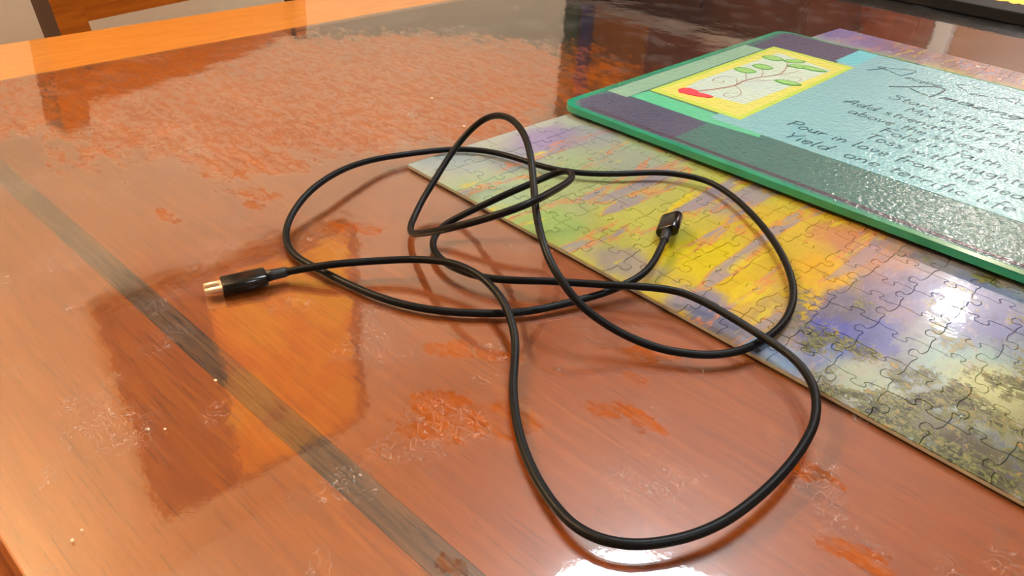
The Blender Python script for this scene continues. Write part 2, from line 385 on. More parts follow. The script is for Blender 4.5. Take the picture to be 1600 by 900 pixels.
# ------------------------------------------------------------------ table
tb=empty('dining_table',(0,0,0),TH_T)
tag(tb,'orange brown wooden dining table with dark inlay stripes under a clear cover','table')
TX0,TX1,TY0,TY1=-.3342,1.35,-.2265,.86
ZT=-.0012
def planks():
    # end rim, near border, stripe, field boards, stripe, far border
    obj('end_board',bx(TX0,-.2577,TY0+.0,TY1,-.026,ZT+.0008,bev=.0008),M_RIM,tb)
    obj('border_board',bx(-.2575,TX1,TY0,-.1557,-.026,ZT),M_TOP,tb)
    obj('inlay_stripe',bx(-.2575,TX1,-.1556,-.1458,-.026,ZT),M_STRIPE,tb)
    y=-.1457
    for w in (.16,.15,.175,.155):
        obj('field_board',bx(-.2575,TX1,y,y+w-.0001,-.026,ZT),M_TOP,tb); y+=w
    obj('inlay_stripe',bx(-.2575,TX1,y,y+.0085,-.026,ZT),M_STRIPE,tb)
    obj('border_board',bx(-.2575,TX1,y+.0086,TY1,-.026,ZT),M_TOP,tb)
planks()
def molding(name,p0,p1,out):
    # ogee edge: profile swept straight from p0 to p1, 'out' horizontal outward
    prof=[(0,.0),(.0012,-.0014),(.0022,-.0034),(.0036,-.0052),(.0056,-.0064),(.0064,-.0078),(.0064,-.0098),(.0052,-.0118),(.0040,-.0160),(.0030,-.0245),(0,-.0245)]
    bm=bmesh.new(); rings=[]
    for p in (p0,p1): rings.append([bm.verts.new((p[0]+out[0]*a,p[1]+out[1]*a,ZT+b)) for a,b in prof])
    n=len(prof)
    for k in range(n): bm.faces.new((rings[0][k],rings[0][(k+1)%n],rings[1][(k+1)%n],rings[1][k]))
    bm.faces.new(rings[0][::-1]); bm.faces.new(rings[1]); bmesh.ops.recalc_face_normals(bm,faces=bm.faces)
    return obj(name,bm,M_EDGE,tb)
molding('edge_molding',(TX0,TY0,0),(TX1,TY0,0),(0,-1)); molding('edge_molding',(TX0,TY1,0),(TX1,TY1,0),(0,1))
molding('edge_molding',(TX0,TY0,0),(TX0,TY1,0),(-1,0)); molding('edge_molding',(TX1,TY0,0),(TX1,TY1,0),(1,0))
for a in ((TX0+.06,TX1-.06,TY0+.05,TY0+.075),(TX0+.06,TX1-.06,TY1-.075,TY1-.05)): obj('apron',bx(*a,-.11,-.0265,bev=.002),M_DARKW,tb)
for a in ((TX0+.06,TX0+.085,TY0+.08,TY1-.08),(TX1-.085,TX1-.06,TY0+.08,TY1-.08)): obj('apron',bx(*a,-.11,-.0265,bev=.002),M_DARKW,tb)
for x in (TX0+.095,TX1-.095):
    for y in (TY0+.095,TY1-.095):
        bm=bmesh.new(); lathe(bm,[(0,ZF),(.022,ZF),(.024,ZF+.03),(.03,ZF+.2),(.034,-.2),(.028,-.19),(.036,-.17),(.036,-.0266),(0,-.0266)],20,c=(x,y,0)); obj('leg',bm,M_DARKW,tb,True)
# ------------------------------------------------------------------ clear table cover
cv=empty('clear_table_cover',(0,0,0),TH_T)
bm=bmesh.new(); prism(bm,rrect(-.2572,TX1-.01,TY0+.0004,TY1-.004,.004,4),-.0006,0)
cv.name='x'; bpy.data.objects.remove(cv)
cv=obj('clear_table_cover',bm,M_COVER); cv.rotation_euler=(0,0,TH_T)
tag(cv,'clear glossy plastic cover clinging in patches to the wooden tabletop','table cover')
# ------------------------------------------------------------------ jigsaw puzzle
def paintmat():
    t=NT('printed_puzzle_painting'); uv=t.n('ShaderNodeTexCoord').outputs['Generated']
    at=t.n('ShaderNodeAttribute'); at.attribute_name='pic'; p=at.outputs['Vector']   # puzzle coordinates in metres
    # brushy distortion
    d=t.noise(t.mapping(p,rot=(0,0,.35),sc=(3,1,1)),45,4,.6,color=True)
    pd=t.vmath('ADD',p,t.vmath('SCALE',t.vmath('SUBTRACT',d,(.5,.5,.5)),.022))
    base=t.mix(t.map(t.n('ShaderNodeSeparateXYZ').outputs[0],0,1),lin((180,195,180)),lin((180,195,180)))
    sx=t.n('ShaderNodeSeparateXYZ'); t.put(sx.inputs[0],pd)
    base=t.ramp(t.map(sx.outputs[0],0,.6),[(0,(196,206,200)),(.10,(178,206,160)),(.2,(206,208,104)),(.3,(232,200,72)),(.36,(150,140,150)),(.45,(150,176,180)),(.6,(90,96,70)),(1,(70,90,60))])
    BL=[(.004,.022,.024,.020,(176,196,204),.9),(.02,.085,.016,.026,(170,162,208),1),(.035,.11,.014,.02,(168,176,196),.8),(.05,.012,.018,.02,(178,208,176),.9),(.03,.05,.014,.018,(158,168,196),.6),
     (.07,.10,.028,.022,(176,192,176),1),(.078,.045,.024,.022,(188,206,150),.9),(.09,.010,.02,.016,(166,206,124),.8),(.118,.046,.024,.02,(206,212,112),.9),(.135,.012,.018,.013,(176,166,170),.8),(.154,.045,.02,.022,(236,218,60),1),
     (.157,.096,.026,.02,(232,204,84),1),(.13,.10,.014,.02,(182,176,170),.7),(.196,.075,.014,.022,(244,196,66),1),(.19,.115,.018,.018,(216,150,110),.9),(.179,.036,.012,.014,(236,206,62),.9),(.173,.012,.012,.012,(150,150,180),.9),(.185,.005,.012,.012,(120,130,170),.9),
     (.212,.105,.016,.018,(200,150,130),.8),(.226,.082,.014,.03,(150,134,166),1),(.213,.05,.013,.022,(112,112,140),1),(.22,.034,.012,.014,(84,100,198),1),(.225,.020,.010,.010,(110,140,205),.9),(.25,.098,.024,.03,(112,126,184),1),(.232,.048,.010,.015,(96,110,190),.9),
     (.21,.004,.012,.010,(140,174,210),1),(.261,.055,.016,.02,(156,196,190),.9),(.243,.015,.016,.014,(184,202,180),.9),(.275,.045,.018,.02,(206,214,156),1),(.30,.07,.02,.03,(190,206,170),.9),(.262,.012,.016,.01,(120,116,90),.8),(.284,.008,.02,.012,(84,80,66),1),(.33,.03,.05,.04,(110,110,84),1),
     (.03,.5,.09,.05,(150,142,196),1),(.15,.5,.10,.045,(152,124,126),1),(.3,.5,.1,.05,(110,96,90),1)]
    c=base
    for x,y,rx,ry,col,s in BL:
        r=t.blob(pd,x,y,rx,ry); m=t.map(r,.55,1.35,s,0,True); c=t.mix(m,c,lin(col))
    # long streaks of cloud: violet-grey, each with an orange lower rim
    q=t.mapping(p,rot=(0,0,.22),sc=(1,.16,1)); st=t.noise(q,75,5,.6,.5)
    zone=t.math('MULTIPLY',t.map(sx.outputs[0],.015,.03),t.map(sx.outputs[0],.215,.195))
    c=t.mix(t.math('MULTIPLY',t.map(st,.555,.60,0,.8),zone),c,lin((168,160,186)))
    c=t.mix(t.math('MULTIPLY',t.math('MULTIPLY',t.map(st,.535,.552,0,1),t.map(st,.575,.56,0,1)),t.math('MULTIPLY',zone,.85)),c,lin((242,160,112)))
    st2=t.noise(t.mapping(p,loc=(.3,.1,0),rot=(0,0,.3),sc=(1,.2,1)),110,4,.6,.3)
    c=t.mix(t.math('MULTIPLY',t.map(st2,.60,.66,0,.75),zone),c,lin((246,226,70)))
    # darker wave strokes with yellow flecks
    wv=t.noise(t.mapping(p,rot=(0,0,.5),sc=(1,.4,1)),130,4,.7); lake=t.math('MULTIPLY',t.map(sx.outputs[0],.195,.215),1)
    c=t.mix(t.math('MULTIPLY',t.map(wv,.56,.66,0,.45),lake),c,lin((196,186,190)))
    c=t.mix(t.math('MULTIPLY',t.map(wv,.44,.36,0,.5),lake),c,lin((78,92,140)))
    fk=t.math('MULTIPLY',t.map(t.blob(p,.198,.052,.010,.026,.4),.6,1,1,0),t.map(t.noise(p,260,3,.7),.52,.56))
    c=t.mix(fk,c,lin((240,206,50)))
    # foliage: leafy clusters with dark twigs
    fz=t.noise(p,48,3,.6,.5); reg=t.math('ADD',t.map(sx.outputs[0],.205,.30,-.26,.02),t.math('MULTIPLY',t.map(t.n('ShaderNodeSeparateXYZ').outputs[1],0,1),0))
    sp=t.n('ShaderNodeSeparateXYZ'); t.put(sp.inputs[0],p)
    reg=t.math('ADD',reg,t.map(sp.outputs[1],.0,.09,.14,-.14))
    leaf=t.noise(p,300,6,.75,1.3); leaf2=t.noise(p,300,4,.75,1.2)
    fm=t.math('ADD',t.math('ADD',t.math('MULTIPLY',t.math('SUBTRACT',fz,.5),2.6),reg),t.math('MULTIPLY',t.math('SUBTRACT',leaf,.5),2.2))
    fm=t.math('MULTIPLY',t.map(fm,.0,.06,0,1),t.map(sp.outputs[0],.19,.215))
    fc=t.ramp(leaf2,[(.38,(34,32,30)),(.46,(62,64,44)),(.52,(112,122,70)),(.60,(150,150,96)),(.68,(190,140,84))])
    c=t.mix(fm,c,fc)
    # canvas grain
    g=t.noise(t.mapping(p,rot=(0,0,.3),sc=(1,.3,1)),900,3,.7); c=t.mix(t.map(g,.35,.65,0,.16),c,t.mix(1,c,lin((150,150,160)),'MULTIPLY'))
    hsv=t.n('ShaderNodeHueSaturation'); hsv.inputs['Saturation'].default_value=1.05; hsv.inputs['Value'].default_value=0.55; t.put(hsv.inputs['Color'],c); c=hsv.outputs[0]
    nb=t.bump(t.math('ADD',t.noise(p,120,3,.5),t.math('MULTIPLY',g,.12)),.0009,.11)
    t.pbr(c,.3,spec=.45,coat=.45,coat_rough=.05,normal=nb,coat_normal=nb); return t.m
M_PAINT=paintmat(); M_CARD=plain('grey_cardboard',(150,140,124),.8)
M_SEAM=plain('dark_cardboard_seam',(96,90,74),.8)
PW,PH=.686,.508; NX,NY=36,27
pz=empty('jigsaw_puzzle',(0,0,0)); tag(pz,'assembled jigsaw puzzle of a colourful sunset lake lying flat on the table cover','puzzle')
def grid():
    rnd=random.Random(3); V={}
    for i in range(NX+1):
        for j in range(NY+1):
            x=PW*i/NX; y=PH*j/NY
            if 0<i<NX: x+=rnd.uniform(-.0014,.0014)
            if 0<j<NY: y+=rnd.uniform(-.0014,.0014)
            V[i,j]=Vector((x,y))
    K=[(.0,0),(.2,.03),(.38,.0),(.42,.05),(.36,.14),(.38,.215),(.5,.25),(.62,.215),(.64,.14),(.58,.05),(.62,0),(.8,-.03),(1,0)]
    def edge(a,b,flat):
        if flat: return [a,b]
        s=rnd.choice((-1,1)); d=b-a; n=Vector((-d.y,d.x))*s; sh=rnd.uniform(-.08,.08); k=rnd.uniform(.85,1.1); b0=rnd.uniform(-.05,.05)
        out=[]
        for u,w in K:
            uu=u+(sh if .3<u<.7 else (sh*.5 if 0<u<1 else 0))
            out.append(a+d*uu+n*(w*k+b0*math.sin(math.pi*u)))
        return out
    H={};E={}
    for i in range(NX):
        for j in range(NY+1): H[i,j]=edge(V[i,j],V[i+1,j],j in(0,NY))
    for i in range(NX+1):
        for j in range(NY): E[i,j]=edge(V[i,j],V[i,j+1],i in(0,NX))
    return H,E
H,E=grid()
def outline(i,j):
    o=H[i,j][:-1]+E[i+1,j][:-1]+H[i,j+1][::-1][:-1]+E[i,j][::-1][:-1]
    return o
def piece_geo(pts,verts,faces,mats,lift):
    n=len(pts); base=len(verts)
    def inset(dd):
        out=[]
        for k in range(n):
            a,b,c=pts[k-1],pts[k],pts[(k+1)%n]; e1=(b-a).normalized(); e2=(c-b).normalized()
            nn=Vector((-(e1.y+e2.y),e1.x+e2.x)); l=nn.length
            nn=nn/l if l>1e-6 else Vector((-e1.y,e1.x)); out.append(b+nn*dd*min(1.6,1/max(.3,nn.dot(Vector((-e1.y,e1.x))))))
        return out
    A=inset(.00003); B=inset(.00022)
    for q in A: verts.append((q.x,q.y,.0003))
    for q in A: verts.append((q.x,q.y,.00165+lift))
    for q in B: verts.append((q.x,q.y,.0020+lift))
    for k in range(n):
        k2=(k+1)%n
        faces.append((base+k,base+k2,base+n+k2,base+n+k)); mats.append(1)
        faces.append((base+n+k,base+n+k2,base+2*n+k2,base+2*n+k)); mats.append(0)
    faces.append(tuple(base+2*n+k for k in range(n))); mats.append(0)
def mk(name,verts,faces,mats,parent,org=(0,0)):
    me=bpy.data.meshes.new(name); me.from_pydata([(v[0]-org[0],v[1]-org[1],v[2]) for v in verts],[],faces); me.materials.append(M_PAINT); me.materials.append(M_CARD)
    for p,m in zip(me.polygons,mats): p.material_index=m
    a=me.attributes.new('pic','FLOAT_VECTOR','POINT'); a.data.foreach_set('vector',[c for v in verts for c in v])
    o=link(name,me,parent); o.location=(org[0],org[1],0); return o
singles=[]; rest=([],[],[])
rn=random.Random(5)
for i in range(NX):
    for j in range(NY):
        cx,cy=PW*(i+.5)/NX,PH*(j+.5)/NY
        front=(j<=7 and i<=20)                 # uncovered strip in front of the glass board
        if front or (j>=NY-4 and i<=14) : singles.append((i,j))
        else: piece_geo(outline(i,j),*rest,0)
for i,j in singles:
    g=([],[],[]); piece_geo(outline(i,j),*g,rn.uniform(-.00012,.00006))
    mk('puzzle_piece',*g,pz,(PW*(i+.5)/NX,PH*(j+.5)/NY))
o=mk('puzzle_pieces',*rest,pz); tag(o,kind='stuff')
obj('puzzle_underlay',bx(.0002,PW-.0002,.0002,PH-.0002,.00005,.0004),M_SEAM,pz)

# ------------------------------------------------------------------ glass cutting board
gb=empty('glass_cutting_board',(0,0,0),TH_G)
tag(gb,'green edged glass cutting board with printed recipe and branch picture lying on the puzzle','cutting board')
GX0,GX1,GY0,GY1=-.0009,.399,.1233,.4234; GZ0,GZ1=.0046,.0084
def glassy(name,col,colfn=None,rough=.16,coat=1):
    t=NT(name); p=t.pos()
    c=lin(col) if colfn is None else colfn(t,p)
    # pebbled glass surface
    v=t.n('ShaderNodeTexVoronoi'); t.put(v.inputs['Vector'],t.vmath('ADD',p,t.vmath('SCALE',t.noise(p,300,2,color=True),.002))); v.inputs['Scale'].default_value=420
    h=t.math('ADD',t.noise(p,380,2,.5),t.math('MULTIPLY',v.outputs['Distance'],.5))
    nb=t.bump(h,.00045,1.1)
    t.pbr(c,.5,spec=.2,coat=coat,coat_rough=.03,coat_normal=nb); return t.m
def edgeglass():
    t=NT('green_glass'); p=t.pos(); n=t.noise(p,40,2)
    c=t.mix(n,lin((14,112,90)),lin((50,160,128)))
    t.pbr(c,.12,spec=.6,coat=.5,coat_rough=.05,trans=.0); return t.m
M_GE=edgeglass()
bm=bmesh.new(); prism(bm,rrect(GX0,GX1,GY0,GY1,.012,10),GZ0,GZ1)
es=[e for e in bm.edges if abs(e.verts[0].co.z-e.verts[1].co.z)<1e-6]
bmesh.ops.bevel(bm,geom=es,offset=.0009,segments=3,profile=.5,affect='EDGES')
obj('glass_panel',bm,M_GE,gb,False)
def speck(c1,c2,sc=260,k=.5):
    def f(t,p):
        a=t.noise(p,sc,3,.7); b=t.noise(p,18,2)
        return t.mix(t.math('ADD',t.math('MULTIPLY',a,k),t.math('MULTIPLY',b,1-k)),lin(c1),lin(c2))
    return f
lay=[0]
def sheet(name,pts,mat,par=None,z=None,label=None):
    lay[0]+=1
    z1=GZ1+.00003*lay[0] if z is None else z
    bm=bmesh.new(); prism(bm,pts,GZ1-.0001,z1)
    o=obj(name,bm,mat,par or gb)
    if label: o['label']=label
    return o
def rc(x0,x1,y0,y1): return [(x0,y0),(x1,y0),(x1,y1),(x0,y1)]
PR=glassy('grey_green_print',0,speck((48,96,96),(72,118,114)))
pb=sheet('printed_border',rrect(.0035,GX1-.004,.1275,GY1-.004,.009,8),PR,label='grey green printed border under the pebbled glass')
NAVY=glassy('slate_navy_print',0,speck((60,64,88),(84,92,118)))
sheet('border_patch',[(.013,.1278),(.078,.1278),(.078,.168),(.040,.172),(.0085,.165),(.0045,.150),(.0045,.136)],NAVY,pb,label='slate navy printed patch')
sheet('border_patch',[(.010,.352),(.078,.360),(.078,.4192),(.014,.4192),(.007,.414)],NAVY,pb,label='slate navy printed patch')
sheet('border_stripe',rc(.016,GX1-.01,.1300,.1330),glassy('dark_plum_print',(70,62,78)),pb,label='dark plum printed stripe')
sheet('border_patch',[(.0045,.166),(.020,.166),(.020,.35),(.0045,.35)],glassy('pale_grey_green_print',0,speck((116,160,140),(140,180,160))),pb,label='pale grey green printed patch')
sheet('border_patch',[(.020,.17),(.074,.1695),(.11,.1735),(.108,.181),(.07,.187),(.022,.188)],glassy('bright_green_print',0,speck((66,196,146),(96,170,146),60,.3)),pb,label='bright green printed patch')
M_CARDP=glassy('light_blue_print',0,speck((114,170,182),(124,178,188),120,.3))
card=sheet('recipe_card',rc(.074,GX1-.004,.1785,.4192),M_CARDP,label='light blue printed recipe card')
sheet('card_stripe',rc(.071,.087,.372,.4192),glassy('teal_print',(96,186,202)),card,label='teal printed stripe')
# branch picture
M_Y=glassy('yellow_green_print',0,speck((164,200,80),(186,206,92),60,.2))
px0,px1,py0,py1=.0215,.0885,.190,.366
pic=sheet('branch_picture',rc(px0,px1,py0,py1),M_Y,label='yellow framed printed picture of a leafy branch')
sheet('picture_mat',rc(px0+.0035,px1-.0035,py0+.005,py1-.005),glassy('warm_yellow_print',0,speck((204,202,92),(200,206,120),60,.2)),pic)
sheet('picture_sky',[(.034,.211),(.076,.218),(.0805,.342),(.033,.352),(.031,.235)],glassy('pale_sky_print',0,speck((176,204,212),(190,208,180),30,.2)),pic)
zt=GZ1+.00003*(lay[0]+1)
def ribbon(bm,P,w,z=None,h=.00003):
    """flat raised stroke through 2-D points; w number or list"""
    z=z if z else zt
    n=len(P); L=[];R=[]
    for i in range(n):
        a=Vector(P[max(i-1,0)][:2]); b=Vector(P[min(i+1,n-1)][:2]); d=(b-a)
        d=d.normalized() if d.length>1e-9 else Vector((1,0)); nn=Vector((-d.y,d.x)); ww=(w[i] if isinstance(w,list) else w)/2
        p=Vector(P[i][:2]); L.append(bm.verts.new((*(p+nn*ww),z+h))); R.append(bm.verts.new((*(p-nn*ww),z+h)))
    for i in range(n-1): bm.faces.new((L[i],R[i],R[i+1],L[i+1]))
def sm2(P,n=6): return [(v.x,v.y) for v in catmull([(p[0],p[1],0) for p in P],n)]
M_BR=glassy('brown_branch_print',(160,128,116)); M_LF=glassy('leaf_green_print',0,speck((124,186,104),(150,200,128),200)); M_LFE=glassy('leaf_outline_print',(86,160,84)); M_RED=glassy('red_print',(226,72,88))
# picture-local map: u along x (0..1 near->far right), given as board coordinates directly
bm=bmesh.new()
TR=[(.043,.221),(.047,.238),(.0505,.255),(.0495,.270),(.0525,.283),(.0555,.298),(.0535,.312),(.048,.322),(.045,.334)]
def taper(P,a,b): return [a+(b-a)*i/(len(P)-1) for i in range(len(P))]
def curl(P,w=.0006,a=None):
    q=sm2(P); ribbon(bm,q,w if a is None else taper(q,a,w))
curl([(.043,.215),(.049,.232),(.0525,.2485),(.0515,.262),(.0545,.280),(.0600,.298),(.0560,.318),(.0500,.332)],.0008,.0020)
curl([(.0525,.250),(.0455,.262),(.0385,.2605),(.0355,.249),(.0395,.2415),(.044,.246),(.042,.2505)])
curl([(.0525,.247),(.0585,.243),(.0645,.234),(.0640,.2225),(.0585,.2215),(.0575,.2285),(.0605,.231)])
curl([(.0520,.264),(.0455,.276),(.0415,.281)]); curl([(.0545,.282),(.0500,.293),(.0455,.300)])
curl([(.0530,.262),(.0590,.272),(.0635,.280),(.0675,.283)]); curl([(.0590,.296),(.0640,.308),(.0655,.321)])
curl([(.0590,.296),(.0665,.300),(.0745,.3035),(.0765,.2945),(.0725,.289),(.0695,.294)])
obj('branch',bm,M_BR,pic); zt+=.00004
def leaf(cx,cy,ang,l,w):
    global zt
    zt+=.00006
    pts=[]
    for k in range(16):
        a=2*math.pi*k/16; u=math.cos(a)*l*1.12*(1-.10*abs(math.sin(a))); v=math.sin(a)*w*1.15*abs(math.sin(a))**.35
        pts.append((cx+u*math.cos(ang)-v*math.sin(ang),cy+u*math.sin(ang)+v*math.cos(ang)))
    bm=bmesh.new(); prism(bm,pts,GZ1+.0001,zt+.00001); e=obj('leaf',bm,M_LFE,pic)
    q=[(cx+(x-cx)*.82,cy+(y-cy)*.78) for x,y in pts]; bm=bmesh.new(); prism(bm,q,GZ1+.0001,zt+.00004); obj('leaf_face',bm,M_LF,e)
leaf(.0395,.2855,.5,.0075,.0062); leaf(.0435,.305,.5,.0070,.0062); leaf(.0375,.333,.4,.0075,.0060); leaf(.0520,.340,.9,.0085,.0042)
leaf(.0620,.331,.7,.0100,.0045); leaf(.0710,.333,.3,.0085,.0040); leaf(.0735,.285,.35,.0085,.0045)
ht=[(.0330,.2060),(.0365,.2020),(.0470,.2045),(.0550,.2090),(.0560,.2130),(.0520,.2140),(.0455,.2120),(.0420,.2150),(.0365,.2150),(.0335,.2110)]
bm=bmesh.new(); prism(bm,ht,GZ1+.0001,zt+.00006); obj('heart',bm,M_RED,pic)['label']='small red printed heart shape'
# handwriting: single-stroke letters, y up, advance in units
F={
'a':([[(.55,.42),(.3,.5),(.08,.3),(.12,.05),(.35,.03),(.55,.3),(.56,.45),(.56,.1),(.68,.0)]],.72),
'b':([[(.1,1),(.1,.05)],[(.1,.35),(.35,.5),(.55,.3),(.4,.03),(.1,.05)]],.68),
'c':([[(.5,.42),(.3,.5),(.08,.28),(.15,.04),(.38,.0),(.52,.1)]],.6),
'd':([[(.5,.42),(.25,.5),(.06,.25),(.2,.0),(.42,.08),(.55,.35)],[(.58,1.0),(.54,.3),(.58,.0)]],.72),
'e':([[(.1,.25),(.45,.3),(.42,.48),(.2,.48),(.07,.25),(.2,.0),(.5,.08)]],.6),
'f':([[(.55,.92),(.38,1.0),(.28,.8),(.26,-.25)],[(.08,.45),(.48,.5)]],.52),
'g':([[(.5,.42),(.25,.5),(.08,.28),(.25,.05),(.5,.25),(.54,.45),(.5,-.25),(.25,-.38),(.08,-.25)]],.66),
'h':([[(.1,1),(.08,.0)],[(.09,.28),(.3,.5),(.48,.4),(.5,.0)]],.64),
'i':([[(.1,.48),(.1,.02),(.2,.0)],[(.12,.72),(.13,.76)]],.28),
'k':([[(.1,1),(.1,0)],[(.45,.5),(.1,.2),(.5,0)]],.6),
'l':([[(.1,1),(.08,.05),(.2,.0)]],.3),
'm':([[(.08,.5),(.06,.0)],[(.07,.3),(.25,.5),(.34,.35),(.34,.0)],[(.34,.3),(.52,.5),(.62,.35),(.64,.0)]],.8),
'n':([[(.08,.5),(.06,.0)],[(.07,.28),(.3,.5),(.45,.38),(.47,.0)]],.62),
'o':([[(.3,.5),(.08,.28),(.2,.0),(.5,.08),(.55,.35),(.3,.5)]],.68),
'p':([[(.1,.5),(.06,-.4)],[(.1,.38),(.35,.5),(.52,.28),(.35,.05),(.1,.1)]],.66),
'r':([[(.08,.5),(.08,0)],[(.08,.28),(.28,.48),(.45,.42)]],.52),
's':([[(.45,.45),(.2,.5),(.12,.36),(.42,.2),(.35,.02),(.06,.04)]],.56),
't':([[(.25,.85),(.22,.08),(.4,.02)],[(.05,.55),(.45,.58)]],.5),
'u':([[(.08,.5),(.1,.08),(.3,.0),(.46,.2),(.48,.5)],[(.48,.5),(.5,.05),(.6,.0)]],.68),
'v':([[(.06,.5),(.25,.0),(.48,.5)]],.58),
'w':([[(.06,.5),(.18,.02),(.36,.4),(.5,.02),(.7,.5)]],.82),
'x':([[(.08,.5),(.48,.0)],[(.5,.5),(.06,.0)]],.62),
'y':([[(.08,.5),(.1,.2),(.28,.12),(.48,.3)],[(.5,.5),(.46,-.2),(.2,-.38),(.05,-.25)]],.62),
'z':([[(.08,.45),(.45,.48),(.06,.02),(.5,.02)]],.6),
'A':([[(.0,.0),(.45,1),(.62,.0)],[(-.15,.32),(.6,.38)]],.82),
'F':([[(.12,.95),(.1,.0)],[(.0,.92),(.7,1)],[(.1,.52),(.5,.55)]],.66),
'I':([[(.15,1),(.1,0)]],.35),
'M':([[(.05,.0),(.1,.95),(.4,.3),(.7,.95),(.78,.0)]],.95),
'P':([[(.12,.95),(.08,.0)],[(-.05,.9),(.5,.98),(.65,.72),(.4,.48),(.1,.45)]],.72),
'R':([[(.15,.95),(.05,.0)],[(-.15,.85),(.45,1.02),(.65,.78),(.3,.5),(.1,.48)],[(.25,.5),(.7,.0),(.85,.02)]],.9),
'S':([[(.62,.85),(.3,1),(.1,.78),(.5,.5),(.55,.15),(.2,.0),(.0,.12)]],.72),
'T':([[(.35,.92),(.3,.0)],[(-.05,.88),(.75,.98)]],.7),
'Y':([[(.05,1),(.3,.5),(.7,1)],[(.3,.5),(.25,.0)]],.72),
':':([[(.1,.42),(.12,.46)],[(.08,.08),(.1,.12)]],.3),' ':([],.42)}
M_INK=glassy('dark_teal_ink_print',(26,78,90),coat=.7)
def write(txt,x,y,size,w,name='lettering',track=1.0,slant=.18,wave=0):
    bm=bmesh.new()
    for k,chh in enumerate(txt):
        st,adv=F[chh]
        for s in st:
            P=[(x+(a+slant*b)*size*track,y+b*size+wave*math.sin(k)) for a,b in s]
            P=sm2(P,4) if len(P)>2 else P
            ribbon(bm,P,w)
        x+=adv*size*track
    o=obj(name,bm,M_INK,card); o['label']='line of dark teal handwriting reading '+txt.strip(); return x
zt=GZ1+.00003*(lay[0]+2)
CAPS={'R': [[(0.0973, 0.3686), (0.1021, 0.3779), (0.1046, 0.3882), (0.0997, 0.384), (0.1098, 0.3808), (0.1198, 0.3755)], [(0.1072, 0.3878), (0.115, 0.396), (0.1227, 0.3988), (0.1235, 0.3922), (0.1198, 0.3768)]], 'A': [[(0.1239, 0.3412), (0.1336, 0.3534), (0.1442, 0.3689), (0.1516, 0.3721), (0.1537, 0.3681), (0.1533, 0.3541), (0.1513, 0.3416)], [(0.1347, 0.3514), (0.1427, 0.3464), (0.1497, 0.3449)]], 'F': [[(0.1546, 0.3915), (0.1605, 0.3959), (0.1703, 0.3952)], [(0.1546, 0.3915), (0.1585, 0.3861), (0.1651, 0.3812)]], 'A2': [[(0.1811, 0.3805), (0.1885, 0.3873), (0.195, 0.3948), (0.1971, 0.3912), (0.1968, 0.3802)], [(0.1887, 0.3865), (0.1951, 0.3822)]]}
def write_capital(key,w):
    bm=bmesh.new()
    for st in CAPS[key]: ribbon(bm,sm2(st,5),w)
    obj('lettering',bm,M_INK,card)['label']='large looped dark teal capital letter '+key[0]
write_capital('R',.0008); write('ecipe',.1225,.3725,.0100,.0007,track=.95,slant=.5)
write_capital('F',.0007); write('or',.1670,.3765,.0095,.0007,track=1.0,slant=.5); write_capital('A2',.0008); write('mazing',.2000,.379,.0100,.0007,track=1,slant=.5)
write_capital('A',.0014); write('mazing',.1560,.3455,.0125,.0012,track=1.12,slant=.5)
for s,x,y,x1 in (('Start with faith',.133,.3145,.2235),('Mix in pure love',.150,.2970,.236),('Add strength of character',.1165,.2785,.258),('above the stress',.126,.2605,.2085),('Fold in faith',.153,.2435,.222),('Toss with laughter',.151,.2255,.245),('Pour in love from the heart',.1105,.2065,.252),('Yield: one terrific life',.118,.1865,.243)):
    adv=sum(F[q][1] for q in s); write(s,x,y,.0118,.0007,track=(x1-x)/adv/.0118)
for x,y in ((.02,.145),(.38,.145),(.02,.402),(.38,.402)):
    bm=lathe(bmesh.new(),[(0,.0021),(.006,.0021),(.0065,.003),(.0055,.0047),(0,.0047)],20,c=(x,y,0)); obj('rubber_foot',bm,plain('clear_foot_rubber',(170,160,120),.4),gb,True)
# ------------------------------------------------------------------ black tray with yellow pieces (top right)
tr=empty('printed_board',(0,0,0),TH_T); tag(tr,'flat black board with ragged bright yellow print lying at the far side of the table','board')
M_BLK=plain('black_card',(10,10,13),.6,spec=.25); M_YEL=plain('bright_yellow_print',(255,196,0),.5)
obj('board_base',bx(-.07,.45,.700,.83,.0002,.012,bev=.0012),M_BLK,tr)
bm=bmesh.new(); ed=[]; rn=random.Random(9)
xx=.034
while xx<.44: ed.append((xx,.744+rn.uniform(-.005,.005)+(.004 if xx>.1 else .012))); xx+=rn.uniform(.002,.007)
prism(bm,ed+[(.44,.822),(.034,.822)],.0119,.0122); obj('yellow_print',bm,M_YEL,tr)
